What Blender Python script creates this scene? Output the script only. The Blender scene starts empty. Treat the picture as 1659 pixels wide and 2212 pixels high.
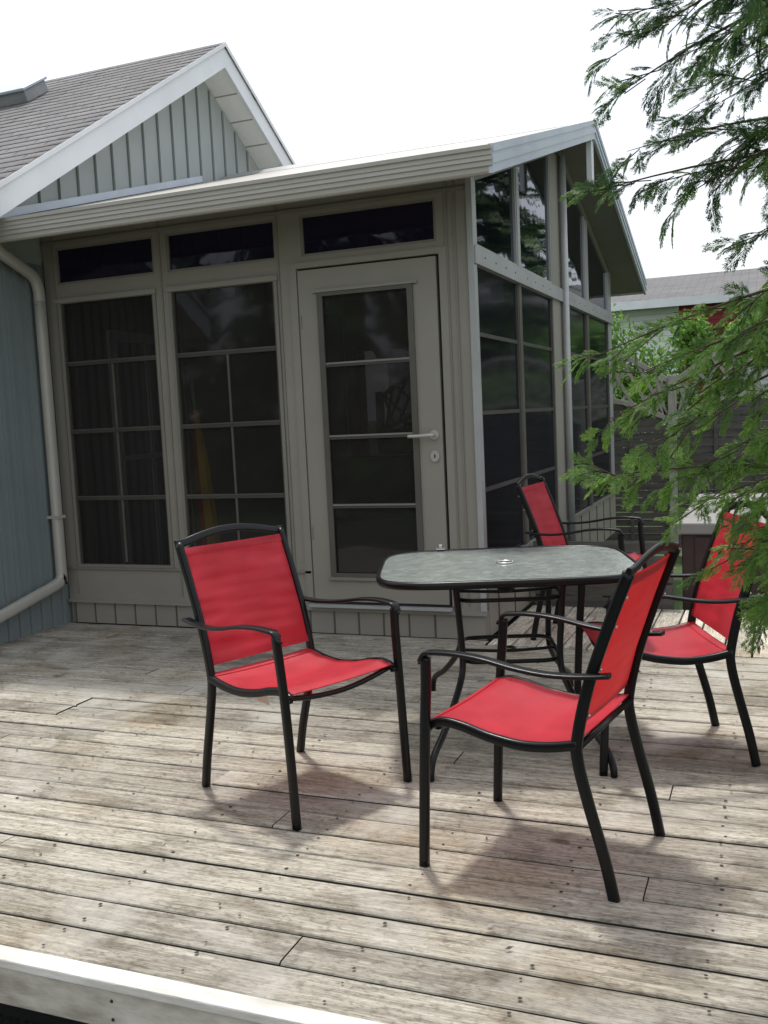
import bpy, math, random
import numpy as np
from mathutils import Vector, Matrix
random.seed(7); rng=np.random.default_rng(7)
scene=bpy.context.scene
COL=scene.collection

# ------------------------------------------------------------------ materials
def newmat(name):
    m=bpy.data.materials.new(name); m.use_nodes=True
    nt=m.node_tree
    b=nt.nodes['Principled BSDF']
    return m,nt,b
def pm(name,c1,c2=None,scale=8,rough=.6,metal=0,bump=0,bscale=None,stretch=(1,1,1),spec=.5,detail=5):
    m,nt,b=newmat(name)
    b.inputs['Roughness'].default_value=rough; b.inputs['Metallic'].default_value=metal
    b.inputs['Specular IOR Level'].default_value=spec
    if c2 is None: c2=tuple(v*.85 for v in c1)
    tc=nt.nodes.new('ShaderNodeTexCoord'); mp=nt.nodes.new('ShaderNodeMapping')
    mp.inputs['Scale'].default_value=stretch
    nt.links.new(tc.outputs['Object'],mp.inputs['Vector'])
    n=nt.nodes.new('ShaderNodeTexNoise'); n.inputs['Scale'].default_value=scale; n.inputs['Detail'].default_value=detail
    nt.links.new(mp.outputs[0],n.inputs['Vector'])
    r=nt.nodes.new('ShaderNodeValToRGB')
    r.color_ramp.elements[0].position=.3; r.color_ramp.elements[1].position=.7
    r.color_ramp.elements[0].color=(*c2,1); r.color_ramp.elements[1].color=(*c1,1)
    nt.links.new(n.outputs['Fac'],r.inputs[0]); nt.links.new(r.outputs[0],b.inputs['Base Color'])
    if bump:
        n2=nt.nodes.new('ShaderNodeTexNoise'); n2.inputs['Scale'].default_value=bscale or scale*4; n2.inputs['Detail'].default_value=4
        nt.links.new(mp.outputs[0],n2.inputs['Vector'])
        bp=nt.nodes.new('ShaderNodeBump'); bp.inputs['Strength'].default_value=bump; bp.inputs['Distance'].default_value=.01
        nt.links.new(n2.outputs['Fac'],bp.inputs['Height']); nt.links.new(bp.outputs[0],b.inputs['Normal'])
    return m
def wood_deck(name,along='x',bright=1.0):
    m,nt,b=newmat(name); N=nt.nodes.new; L=nt.links.new
    b.inputs['Roughness'].default_value=.8; b.inputs['Specular IOR Level'].default_value=.3
    tc=N('ShaderNodeTexCoord'); at=N('ShaderNodeAttribute'); at.attribute_name='rnd'
    mul=N('ShaderNodeVectorMath'); mul.operation='SCALE'; mul.inputs[0].default_value=(37,11,23); L(at.outputs['Fac'],mul.inputs['Scale'])
    add=N('ShaderNodeVectorMath'); add.operation='ADD'; L(tc.outputs['Object'],add.inputs[0]); L(mul.outputs[0],add.inputs[1])
    def noise(vec,sc,st,det=6,dist=0,rough=.5):
        mp=N('ShaderNodeMapping'); mp.inputs['Scale'].default_value=st; L(vec,mp.inputs['Vector'])
        n=N('ShaderNodeTexNoise'); n.inputs['Scale'].default_value=sc; n.inputs['Detail'].default_value=det; n.inputs['Distortion'].default_value=dist; n.inputs['Roughness'].default_value=rough
        L(mp.outputs[0],n.inputs['Vector']); return n.outputs['Fac']
    def ramp(fac,p0,c0,p1,c1,mid=None):
        r=N('ShaderNodeValToRGB'); e=r.color_ramp.elements; e[0].position=p0; e[0].color=(*c0,1); e[1].position=p1; e[1].color=(*c1,1)
        if mid: k=e.new(mid[0]); k.color=(*mid[1],1)
        L(fac,r.inputs[0]); return r.outputs[0]
    def mult(fac,c1,c2):
        mx=N('ShaderNodeMixRGB'); mx.blend_type='MULTIPLY'; L(c1,mx.inputs['Color1'])
        if isinstance(fac,float): mx.inputs['Fac'].default_value=fac
        else: L(fac,mx.inputs['Fac'])
        if isinstance(c2,tuple): mx.inputs['Color2'].default_value=(*c2,1)
        else: L(c2,mx.inputs['Color2'])
        return mx.outputs[0]
    X=along=='x'
    st=(1,20,4) if X else (20,1,4)
    st2=(1.6,60,4) if X else (60,1.6,4)
    g=noise(add.outputs[0],3.2,st,8,.7,.6)
    col=ramp(g,.30,(.215,.198,.165),.72,(.465,.445,.385),(.5,(.345,.325,.275)))
    fine=noise(add.outputs[0],5.0,st2,7,.25,.7)
    col=mult(1.0,col,ramp(fine,.30,(.50,.485,.455),.60,(1.12,1.12,1.12)))
    speck=noise(add.outputs[0],38,(1,2.2,1) if X else (2.2,1,1),4,.2,.7)
    col=mult(.8,col,ramp(speck,.36,(.54,.52,.49),.52,(1.06,1.06,1.06)))
    t=N('ShaderNodeMapRange'); t.inputs['To Min'].default_value=.78*bright; t.inputs['To Max'].default_value=1.22*bright; L(at.outputs['Fac'],t.inputs['Value'])
    sc=N('ShaderNodeVectorMath'); sc.operation='SCALE'; L(col,sc.inputs[0]); L(t.outputs[0],sc.inputs['Scale']); col=sc.outputs[0]
    s1=noise(tc.outputs['Object'],1.0,(1,1.5,1),7,.4)
    col=mult(ramp(s1,.53,(0,0,0),.67,(.8,.8,.8)),col,(.72,.62,.49))
    s3=noise(tc.outputs['Object'],2.6,(1.0,1.5,1),9,.9,.6)
    col=mult(ramp(s3,.52,(0,0,0),.63,(.75,.75,.75)),col,(.57,.55,.52))
    s2=noise(add.outputs[0],4.0,(.7,2.4,1) if X else (2.4,.7,1),8,.9,.65)
    col=mult(ramp(s2,.54,(0,0,0),.66,(.75,.75,.75)),col,(.58,.56,.525))
    s4=noise(tc.outputs['Object'],1.7,(1.2,1,1),8,.6,.6)
    sx=N('ShaderNodeMixRGB'); sx.blend_type='MIX'; sx.inputs['Color2'].default_value=(.58,.565,.515,1); L(col,sx.inputs['Color1']); L(ramp(s4,.52,(0,0,0),.70,(.55,.55,.55)),sx.inputs['Fac']); col=sx.outputs[0]
    mpk=N('ShaderNodeMapping'); mpk.inputs['Scale'].default_value=(2.2,7,1) if X else (7,2.2,1); L(add.outputs[0],mpk.inputs['Vector'])
    v=N('ShaderNodeTexVoronoi'); v.inputs['Scale'].default_value=1.0; L(mpk.outputs[0],v.inputs['Vector'])
    col=mult(.85,col,ramp(v.outputs['Distance'],.05,(.34,.29,.23),.11,(1,1,1)))
    L(col,b.inputs['Base Color'])
    bp=N('ShaderNodeBump'); bp.inputs['Strength'].default_value=.9; bp.inputs['Distance'].default_value=.006
    L(fine,bp.inputs['Height']); L(bp.outputs[0],b.inputs['Normal'])
    return m
def glassmat(name,tr=(.2,.2,.22),dif=.3,dcol=(.02,.02,.025),wob=.25,ior=1.5,bs=3,gr=.03):
    m=bpy.data.materials.new(name); m.use_nodes=True; nt=m.node_tree; nt.nodes.clear(); N=nt.nodes.new; L=nt.links.new
    out=N('ShaderNodeOutputMaterial'); t=N('ShaderNodeBsdfTransparent'); t.inputs[0].default_value=(*tr,1)
    d=N('ShaderNodeBsdfDiffuse'); d.inputs[0].default_value=(*dcol,1)
    g=N('ShaderNodeBsdfGlossy'); g.inputs['Roughness'].default_value=gr; g.inputs[0].default_value=(.85,.87,.95,1)
    fr=N('ShaderNodeFresnel'); fr.inputs['IOR'].default_value=ior
    tc=N('ShaderNodeTexCoord'); n=N('ShaderNodeTexNoise'); n.inputs['Scale'].default_value=bs; n.inputs['Detail'].default_value=2
    L(tc.outputs['Object'],n.inputs['Vector']); bp=N('ShaderNodeBump'); bp.inputs['Strength'].default_value=wob; bp.inputs['Distance'].default_value=.02
    L(n.outputs['Fac'],bp.inputs['Height']); L(bp.outputs[0],g.inputs['Normal'])
    m1=N('ShaderNodeMixShader'); m1.inputs[0].default_value=dif; L(t.outputs[0],m1.inputs[1]); L(d.outputs[0],m1.inputs[2])
    m2=N('ShaderNodeMixShader'); L(fr.outputs[0],m2.inputs[0]); L(m1.outputs[0],m2.inputs[1]); L(g.outputs[0],m2.inputs[2])
    L(m2.outputs[0],out.inputs[0]); return m
def fabricmat():
    m=bpy.data.materials.new('red_sling_fabric'); m.use_nodes=True; nt=m.node_tree; N=nt.nodes.new; L=nt.links.new
    b=nt.nodes['Principled BSDF']; out=nt.nodes['Material Output']
    b.inputs['Roughness'].default_value=.45; b.inputs['Specular IOR Level'].default_value=.5
    b.inputs['Sheen Weight'].default_value=.06; b.inputs['Sheen Roughness'].default_value=.4
    tc=N('ShaderNodeTexCoord'); n=N('ShaderNodeTexNoise'); n.inputs['Scale'].default_value=9; n.inputs['Detail'].default_value=4
    L(tc.outputs['Object'],n.inputs['Vector']); r=N('ShaderNodeValToRGB')
    r.color_ramp.elements[0].color=(.43,.011,.029,1); r.color_ramp.elements[1].color=(.54,.019,.041,1)
    r.color_ramp.elements[0].position=.35; r.color_ramp.elements[1].position=.65
    L(n.outputs['Fac'],r.inputs[0])
    ch=N('ShaderNodeTexChecker'); ch.inputs['Scale'].default_value=330; ch.inputs['Color1'].default_value=(1.12,1.12,1.12,1); ch.inputs['Color2'].default_value=(.82,.82,.82,1); L(tc.outputs['Object'],ch.inputs['Vector'])
    mu=N('ShaderNodeMixRGB'); mu.blend_type='MULTIPLY'; mu.inputs[0].default_value=1; L(r.outputs[0],mu.inputs[1]); L(ch.outputs[0],mu.inputs[2])
    L(mu.outputs[0],b.inputs['Base Color'])
    n2=N('ShaderNodeTexNoise'); n2.inputs['Scale'].default_value=450; L(tc.outputs['Object'],n2.inputs['Vector'])
    mp=N('ShaderNodeMapping'); mp.inputs['Scale'].default_value=(1,.5,2.2); L(tc.outputs['Object'],mp.inputs['Vector'])
    n3=N('ShaderNodeTexNoise'); n3.inputs['Scale'].default_value=6; n3.inputs['Detail'].default_value=1; L(mp.outputs[0],n3.inputs['Vector'])
    ad=N('ShaderNodeMath'); ad.operation='MULTIPLY_ADD'; ad.inputs[1].default_value=24; L(n3.outputs['Fac'],ad.inputs[0]); L(n2.outputs['Fac'],ad.inputs[2])
    bp=N('ShaderNodeBump'); bp.inputs['Strength'].default_value=.5; bp.inputs['Distance'].default_value=.002; L(ad.outputs[0],bp.inputs['Height']); L(bp.outputs[0],b.inputs['Normal'])
    t=N('ShaderNodeBsdfTranslucent'); t.inputs[0].default_value=(.85,.012,.010,1)
    mx=N('ShaderNodeMixShader'); mx.inputs[0].default_value=.28; L(b.outputs[0],mx.inputs[1]); L(t.outputs[0],mx.inputs[2]); L(mx.outputs[0],out.inputs[0])
    return m
def foliage(name,c1,c2,c3,trans=.3,ns=3):
    m=bpy.data.materials.new(name); m.use_nodes=True; nt=m.node_tree; N=nt.nodes.new; L=nt.links.new
    b=nt.nodes['Principled BSDF']; out=nt.nodes['Material Output']; b.inputs['Roughness'].default_value=.5; b.inputs['Specular IOR Level'].default_value=.4
    at=N('ShaderNodeAttribute'); at.attribute_name='tint'
    tc=N('ShaderNodeTexCoord'); n=N('ShaderNodeTexNoise'); n.inputs['Scale'].default_value=ns; L(tc.outputs['Object'],n.inputs['Vector'])
    a=N('ShaderNodeMath'); a.operation='MULTIPLY_ADD'; a.inputs[1].default_value=.6; L(at.outputs['Fac'],a.inputs[0])
    s=N('ShaderNodeMath'); s.operation='MULTIPLY'; s.inputs[1].default_value=.5; L(n.outputs['Fac'],s.inputs[0]); L(s.outputs[0],a.inputs[2])
    r=N('ShaderNodeValToRGB'); e=r.color_ramp.elements; e[0].position=.15; e[0].color=(*c1,1); e[1].position=.85; e[1].color=(*c3,1); k=e.new(.5); k.color=(*c2,1)
    L(a.outputs[0],r.inputs[0]); L(r.outputs[0],b.inputs['Base Color'])
    t=N('ShaderNodeBsdfTranslucent'); L(r.outputs[0],t.inputs[0])
    mx=N('ShaderNodeMixShader'); mx.inputs[0].default_value=trans; L(b.outputs[0],mx.inputs[1]); L(t.outputs[0],mx.inputs[2]); L(mx.outputs[0],out.inputs[0])
    return m
def brickmat(name,c1,c2,mortar,w,h,rough=.85,msize=.01,bump=.4,offset=.5,amp=.28):
    m,nt,b=newmat(name); N=nt.nodes.new; L=nt.links.new; b.inputs['Roughness'].default_value=rough
    tc=N('ShaderNodeTexCoord'); br=N('ShaderNodeTexBrick'); br.inputs['Scale'].default_value=1
    br.inputs['Brick Width'].default_value=w; br.inputs['Row Height'].default_value=h; br.inputs['Mortar Size'].default_value=msize
    br.inputs['Color1'].default_value=(*c1,1); br.inputs['Color2'].default_value=(*c2,1); br.inputs['Mortar'].default_value=(*mortar,1); br.offset=offset
    L(tc.outputs['UV'],br.inputs['Vector'])
    n=N('ShaderNodeTexNoise'); n.inputs['Scale'].default_value=40; L(tc.outputs['Object'],n.inputs['Vector'])
    n4=N('ShaderNodeTexNoise'); n4.inputs['Scale'].default_value=1.3; n4.inputs['Detail'].default_value=6; L(tc.outputs['Object'],n4.inputs['Vector'])
    mm=N('ShaderNodeMath'); mm.operation='MULTIPLY'; L(n.outputs['Fac'],mm.inputs[0]); L(n4.outputs['Fac'],mm.inputs[1])
    mr=N('ShaderNodeMapRange'); mr.inputs['From Min'].default_value=.08; mr.inputs['From Max'].default_value=.42; mr.inputs['To Min'].default_value=1-amp; mr.inputs['To Max'].default_value=1+amp; L(mm.outputs[0],mr.inputs['Value'])
    sc=N('ShaderNodeVectorMath'); sc.operation='SCALE'; L(br.outputs['Color'],sc.inputs[0]); L(mr.outputs[0],sc.inputs['Scale']); L(sc.outputs[0],b.inputs['Base Color'])
    bp=N('ShaderNodeBump'); bp.invert=True; bp.inputs['Strength'].default_value=bump; bp.inputs['Distance'].default_value=.01; L(br.outputs['Fac'],bp.inputs['Height']); L(bp.outputs[0],b.inputs['Normal'])
    return m

M={}
M['taupe']=pm('taupe_aluminium_paint',(.272,.258,.225),(.248,.236,.204),3,.5,bump=.05,bscale=60)
M['taupe2']=pm('taupe_frame_paint',(.225,.213,.184),(.20,.189,.161),3,.45)
M['bronze']=pm('dark_taupe_window_rail',(.105,.099,.086),(.082,.077,.067),6,.4)
M['mull']=pm('dim_window_bar',(.060,.057,.052),(.048,.045,.041),6,.5)
M['alum']=pm('pale_aluminium_trim',(.42,.435,.44),(.36,.37,.375),5,.35,metal=.2)
M['gutter']=pm('beige_gutter_paint',(.41,.40,.36),(.365,.355,.32),2,.4)
M['rake']=pm('bluish_white_fascia_paint',(.54,.60,.67),(.45,.50,.57),3,.35,metal=.2)
M['ventc']=pm('grey_roof_vent_metal',(.34,.35,.36),(.27,.28,.29),5,.5)
M['white']=pm('white_paint',(.76,.79,.83),(.68,.71,.75),3,.5)
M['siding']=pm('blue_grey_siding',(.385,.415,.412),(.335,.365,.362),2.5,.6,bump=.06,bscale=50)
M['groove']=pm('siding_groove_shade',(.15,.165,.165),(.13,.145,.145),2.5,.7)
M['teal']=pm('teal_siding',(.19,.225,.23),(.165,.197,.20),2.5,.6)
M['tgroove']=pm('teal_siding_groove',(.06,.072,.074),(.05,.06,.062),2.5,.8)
M['soffit']=brickmat('white_soffit_panels',(.84,.85,.84),(.80,.81,.80),(.30,.30,.29),.30,3.0,.6,.008,.3,0,.03)
M['dsoffit']=pm('taupe_grey_soffit',(.19,.182,.162),(.165,.158,.14),4,.6)
M['shingle']=brickmat('grey_asphalt_shingles',(.185,.182,.186),(.145,.142,.147),(.055,.054,.056),.33,.125,.9,.008,.8)
M['glass']=glassmat('tinted_vinyl_glazing',(.50,.49,.49),.36,(.052,.048,.044),.10,1.40,2.0,.05)
M['transom']=glassmat('dark_transom_glazing',(.10,.09,.14),.5,(.026,.021,.052),.12,1.42)
M['sideglass']=glassmat('side_gable_glazing',(.08,.08,.1),.5,(.012,.012,.018),.06,1.6)
M['screenglass']=glassmat('dark_screened_glazing',(.12,.12,.14),.6,(.014,.014,.020),.08,1.24,2.0,.08)
M['metal']=pm('brushed_nickel',(.62,.62,.6),(.5,.5,.49),20,.3,metal=.9)
M['handle']=pm('satin_light_nickel',(.50,.49,.46),(.44,.43,.40),20,.35,metal=.3)
M['dark']=pm('dark_gap_shade',(.012,.012,.012),(.008,.008,.008),4,.8)  # near-black fill that paints in the shade of gaps and recesses
M['black']=pm('black_painted_metal',(.007,.007,.008),(.005,.005,.006),20,.30,bump=.03,bscale=200,spec=.28)
M['fabric']=fabricmat()
M['deck']=wood_deck('weathered_deck_boards','x',1.22)
M['deckside']=pm('grime_gap_shade_edge',(.03,.027,.023),(.018,.016,.014),20,.9)  # near-black board sides paint shade into the gaps, along with grime
M['deck2']=wood_deck('weathered_deck_boards_crosswise_sunlit','y',1.75)  # crosswise boards coloured brighter to stand in for sunlight on them
M['screw']=pm('rusty_screw',(.05,.04,.033),(.02,.018,.015),50,.6,metal=.3)
M['edge']=pm('worn_white_edge_board',(.70,.70,.67),(.42,.41,.37),9,.7,bump=.4,stretch=(.5,2.5,2),detail=9)
M['fascia']=pm('dirty_painted_fascia',(.55,.54,.49),(.24,.22,.18),9,.8,bump=.3,stretch=(.8,1,2),detail=9)
M['gravel']=pm('dark_grey_gravel',(.10,.098,.095),(.03,.03,.029),45,.9,bump=.8,bscale=60,detail=6)
M['fence']=pm('weathered_dark_fence_wood',(.125,.115,.105),(.07,.065,.06),6,.8,bump=.4,stretch=(.4,3,6))
M['lattice']=pm('weathered_grey_lattice_wood',(.42,.40,.36),(.30,.28,.25),6,.8,bump=.4,stretch=(3,3,1))
M['bark']=pm('cedar_bark',(.12,.08,.055),(.06,.042,.03),12,.9,bump=.6,stretch=(3,3,.5))
M['cedar']=foliage('cedar_foliage',(.020,.050,.026),(.062,.140,.040),(.18,.33,.06),.48,2.0)
M['leaf']=foliage('bright_leaf_foliage',(.035,.09,.018),(.12,.26,.038),(.24,.43,.07),.4,1.5)
M['grass']=pm('lawn',(.06,.11,.03),(.035,.07,.02),3,.9,bump=.5,bscale=40,detail=10)
M['tub']=pm('hot_tub_brown_panel',(.045,.022,.022),(.03,.016,.016),6,.6)
M['cover']=pm('grey_vinyl_cover',(.27,.26,.25),(.22,.215,.205),4,.6,bump=.2,bscale=10)
M['red']=brickmat('red_lap_siding',(.30,.018,.024),(.27,.016,.022),(.08,.006,.008),6,.12,.6,.008,.4)
M['pale']=brickmat('pale_lap_siding',(.74,.76,.78),(.72,.74,.76),(.45,.47,.49),6,.13,.6,.008,.4)
M['nroof']=brickmat('grey_house_shingles',(.15,.15,.155),(.12,.12,.125),(.07,.07,.07),.4,.16,.9,.01,.5)
M['yellow']=pm('yellow_cloth',(.90,.60,.04),(.8,.5,.03),8,.7)
M['redcloth']=pm('red_cloth',(.80,.03,.03),(.7,.02,.02),8,.7)
M['floor']=pm('interior_floor',(.16,.14,.12),(.12,.105,.09),3,.6)
M['inner']=pm('interior_wall_panel',(.22,.23,.23),(.18,.19,.19),3,.6)
M['innerw']=pm('interior_white_casing',(.80,.80,.80),(.74,.74,.74),3,.6)
M['sofa']=pm('dark_wicker',(.06,.05,.045),(.035,.03,.028),60,.8,bump=.5)
M['cush']=pm('pale_cushion',(.35,.34,.32),(.3,.29,.27),8,.8)
M['plastic']=pm('white_tag',(.7,.6,.55),(.6,.5,.46),9,.5)

def tableglass():
    m=bpy.data.materials.new('pebbled_table_glass'); m.use_nodes=True; nt=m.node_tree; nt.nodes.clear(); N=nt.nodes.new; L=nt.links.new
    out=N('ShaderNodeOutputMaterial'); t=N('ShaderNodeBsdfTransparent'); t.inputs[0].default_value=(.62,.68,.66,1)
    tc=N('ShaderNodeTexCoord'); v=N('ShaderNodeTexVoronoi'); v.inputs['Scale'].default_value=45; v.feature='SMOOTH_F1'; L(tc.outputs['Object'],v.inputs['Vector'])
    n=N('ShaderNodeTexNoise'); n.inputs['Scale'].default_value=26; n.inputs['Detail'].default_value=8; L(tc.outputs['Object'],n.inputs['Vector'])
    r=N('ShaderNodeValToRGB'); e=r.color_ramp.elements; e[0].position=.35; e[0].color=(.27,.31,.285,1); e[1].position=.74; e[1].color=(.46,.50,.47,1); L(n.outputs['Fac'],r.inputs[0])
    d=N('ShaderNodeBsdfDiffuse'); L(r.outputs[0],d.inputs[0])
    g=N('ShaderNodeBsdfGlossy'); g.inputs['Roughness'].default_value=.2
    bp=N('ShaderNodeBump'); bp.inputs['Strength'].default_value=.3; bp.inputs['Distance'].default_value=.003; L(v.outputs['Distance'],bp.inputs['Height']); L(bp.outputs[0],g.inputs['Normal'])
    fr=N('ShaderNodeFresnel'); fr.inputs['IOR'].default_value=1.45
    m1=N('ShaderNodeMixShader'); m1.inputs[0].default_value=.62; L(t.outputs[0],m1.inputs[1]); L(d.outputs[0],m1.inputs[2])
    m2=N('ShaderNodeMixShader'); L(fr.outputs[0],m2.inputs[0]); L(m1.outputs[0],m2.inputs[1]); L(g.outputs[0],m2.inputs[2]); L(m2.outputs[0],out.inputs[0])
    return m
M['tglass']=tableglass()

# ------------------------------------------------------------------ mesh builder
class MB:
    def __init__(s): s.v=[]; s.f=[]; s.m=[]; s.mats=[]; s.smooth=[]; s.rnd=[]; s.uv={}
    def mi(s,mat):
        if mat not in s.mats: s.mats.append(mat)
        return s.mats.index(mat)
    def poly(s,pts,mat,smooth=False,rnd=0.,uv=None):
        b=len(s.v); s.v+= [tuple(p) for p in pts]; s.rnd+=[rnd]*len(pts)
        if uv: s.uv[len(s.f)]=uv
        s.f.append(tuple(range(b,b+len(pts)))); s.m.append(s.mi(mat)); s.smooth.append(smooth)
    def box(s,x0,x1,y0,y1,z0,z1,mat,rnd=0.):
        b=len(s.v)
        s.v+=[(x0,y0,z0),(x1,y0,z0),(x1,y1,z0),(x0,y1,z0),(x0,y0,z1),(x1,y0,z1),(x1,y1,z1),(x0,y1,z1)]; s.rnd+=[rnd]*8
        for q in [(0,3,2,1),(4,5,6,7),(0,1,5,4),(1,2,6,5),(2,3,7,6),(3,0,4,7)]:
            s.f.append(tuple(b+i for i in q)); s.m.append(s.mi(mat)); s.smooth.append(False)
    def prism(s,prof,axis,a,c,mat,side=None,sideidx=()):
        def P(p,t):
            return {'x':(t,p[0],p[1]),'y':(p[0],t,p[1]),'z':(p[0],p[1],t)}[axis]
        n=len(prof); b=len(s.v); s.v+=[P(p,a) for p in prof]+[P(p,c) for p in prof]; s.rnd+=[0]*2*n
        area=sum(prof[i][0]*prof[(i+1)%n][1]-prof[(i+1)%n][0]*prof[i][1] for i in range(n))
        flip=(area>0)==(axis!='y'); 
        if c<a: flip=not flip
        fs=[tuple(range(b,b+n)),tuple(reversed(range(b+n,b+2*n)))]+[(b+i,b+n+i,b+n+(i+1)%n,b+(i+1)%n) for i in range(n)]
        for k,f in enumerate(fs):
            mt=side if (side is not None and (k-2 in sideidx or k<2)) else mat
            s.f.append(tuple(reversed(f)) if flip else f); s.m.append(s.mi(mt)); s.smooth.append(False)
    def sweep(s,pts,prof,mat,up=(0,0,1),sub=6,smooth=True,scales=None):
        pts=[Vector(p) for p in pts]
        if sub>1 and len(pts)>2:
            o=[];sc=[]
            for i in range(len(pts)-1):
                p0=pts[max(i-1,0)];p1=pts[i];p2=pts[i+1];p3=pts[min(i+2,len(pts)-1)]
                for k in range(sub):
                    t=k/sub
                    o.append(.5*((2*p1)+(p2-p0)*t+(2*p0-5*p1+4*p2-p3)*t*t+(3*p1-p0-3*p2+p3)*t**3))
                    if scales: sc.append(scales[i]*(1-t)+scales[i+1]*t)
            o.append(pts[-1]); 
            if scales: sc.append(scales[-1]); scales=sc
            pts=o
        n=len(prof); b=len(s.v); up=Vector(up)
        for i,p in enumerate(pts):
            t=(pts[min(i+1,len(pts)-1)]-pts[max(i-1,0)]).normalized()
            side=t.cross(up)
            if side.length<1e-3: side=t.cross(Vector((1,0,0)))
            side.normalize(); nn=side.cross(t); k=scales[i] if scales else 1
            for a,c in prof: s.v.append(tuple(p+side*a*k+nn*c*k)); s.rnd.append(0)
        mi=s.mi(mat)
        for i in range(len(pts)-1):
            for j in range(n):
                s.f.append((b+i*n+j,b+i*n+(j+1)%n,b+(i+1)*n+(j+1)%n,b+(i+1)*n+j)); s.m.append(mi); s.smooth.append(smooth)
        e=b+(len(pts)-1)*n
        s.f.append(tuple(reversed(range(b,b+n)))); s.f.append(tuple(range(e,e+n))); s.m+=[mi]*2; s.smooth+=[False]*2
    def obj(s,name,base=(0,0,0),parent=None,bevel=0):
        me=bpy.data.meshes.new(name); bx,by,bz=base
        me.from_pydata([(x-bx,y-by,z-bz) for x,y,z in s.v],[],s.f)
        for m in s.mats: me.materials.append(m)
        me.polygons.foreach_set('material_index',s.m); me.polygons.foreach_set('use_smooth',s.smooth)
        a=me.attributes.new('rnd','FLOAT','POINT'); a.data.foreach_set('value',s.rnd)
        if s.uv:
            u=me.uv_layers.new(name='UVMap')
            for fi,uv in s.uv.items():
                for k,li in enumerate(me.polygons[fi].loop_indices): u.data[li].uv=uv[k]
        me.update()
        o=bpy.data.objects.new(name,me); COL.objects.link(o)
        if parent: o.parent=parent
        if bevel:
            bv=o.modifiers.new('bevel','BEVEL'); bv.width=bevel; bv.segments=2; bv.limit_method='ANGLE'; bv.angle_limit=math.radians(40)
        return o
def circ(r,n=10): return [(r*math.cos(2*math.pi*i/n),r*math.sin(2*math.pi*i/n)) for i in range(n)]
def rrect(w,h,r=.3):
    o=[];rr=min(w,h)*r
    for cx,cy,a0 in [(w/2-rr,h/2-rr,0),(-w/2+rr,h/2-rr,90),(-w/2+rr,-h/2+rr,180),(w/2-rr,-h/2+rr,270)]:
        for k in (0,45,90): 
            a=math.radians(a0+k); o.append((cx+rr*math.cos(a),cy+rr*math.sin(a)))
    return o
def thing(name,base,label,cat,group=None):
    e=bpy.data.objects.new(name,None); e.empty_display_size=.2; e.location=base; COL.objects.link(e)
    e['label']=label; e['category']=cat
    if group: e['group']=group
    return e
def struct(o): o['kind']='structure'; return o

# ------------------------------------------------------------------ ground & deck
g=MB(); g.poly([(-300,-300,-.45),(300,-300,-.45),(300,300,-.45),(-300,300,-.45)],M['grass'])
struct(g.obj('ground'))
g=MB(); g.poly([(-8,-9,-.446),(4,-9,-.446),(4,1.0,-.446),(-8,1.0,-.446)],M['gravel'])
struct(g.obj('gravel_path'))

d=MB(); pitch=.1442; y=-3.56; XR=1.66
for r in range(25):
    y0=y+r*pitch; xr=XR if r<24 else .022; pw=pitch if r<24 else .100
    cuts=[-4.6]; c=-4.6+random.uniform(.6,3.4)
    while c<xr-.5: cuts.append(round(c/.41)*.41+.02); c+=random.choice([2.46,3.28,3.69])
    cuts.append(xr+random.uniform(-.004,.004) if r<24 else xr)
    for a,b in zip(cuts[:-1],cuts[1:]):
        rn=random.random(); dz=random.uniform(-.003,.003); gy=random.uniform(.0048,.0062)
        z1=dz; e=.007
        a2=a+.002;b2=b-.002; ya=y0+gy; yb=y0+pw-gy
        prof=[(ya,-.035),(ya,z1-e),(ya+.002,z1-e*.4),(ya+e,z1),(yb-e,z1),(yb-.002,z1-e*.4),(yb,z1-e),(yb,-.035)]
        n0=len(d.v); d.prism(prof,'x',a2,b2,M['deck'],M['deckside'],(0,6,7))
        for i in range(n0,len(d.v)): d.rnd[i]=rn
    if r==24: break
    for jx in np.arange(-4.3,XR,.41):
        for oy in (.032,pitch-.032):
            if random.random()<.12: continue
            sx=jx+random.uniform(-.012,.012); sy=y0+oy+random.uniform(-.008,.008); rr=random.uniform(.0035,.0065)
            d.poly([(sx+rr*math.cos(t),sy+rr*math.sin(t),.0036) for t in np.linspace(0,2*math.pi,9)[:-1]],M['screw'])
o=struct(d.obj('deck'))
d=MB(); x=.03; y0=-.093; w=.1442
while x<XR-.02:
    rn=random.random(); x2=min(x+w,XR)
    d.box(x+.006,x2-.006,y0,1.06,-.035,random.uniform(-.001,.001),M['deck2'],rn); x+=w
struct(d.obj('deck_crosswise_boards'))
d=MB()
d.box(-4.6,XR,-3.50,-3.46,-.25,-.04,M['dark']); d.box(-4.6,XR,-3.3,1.0,-.06,-.045,M['dark'])  # near-black sheets painting the shade under the boards and deck edge
d.box(XR-.04,XR-.002,-3.45,1.05,-.25,-.062,M['fascia'])
struct(d.obj('deck_frame'))
d=MB(); d.box(-4.6,XR+.01,-3.622,-3.563,-.022,.003,M['edge']); 
struct(d.obj('deck_edge_board',bevel=.004))
d=MB(); d.box(-4.6,XR+.01,-3.616,-3.585,-.125,-.023,M['fascia'])
for sx in np.arange(-4.2,1.6,.61):
    for oz in (-.050,-.098):
        d.prism([(sx+.005*math.cos(t),oz+.005*math.sin(t)) for t in np.linspace(0,2*math.pi,9)[:-1]],'y',-3.619,-3.615,M['screw'])
struct(d.obj('deck_fascia_board',bevel=.002))
d=MB(); d.box(-4.6,XR,-4.02,-3.76,-.25,-.215,M['fascia']); d.box(-4.6,XR,-3.95,-3.92,-.44,-.252,M['dark'])
struct(d.obj('deck_step',bevel=.003))

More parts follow.
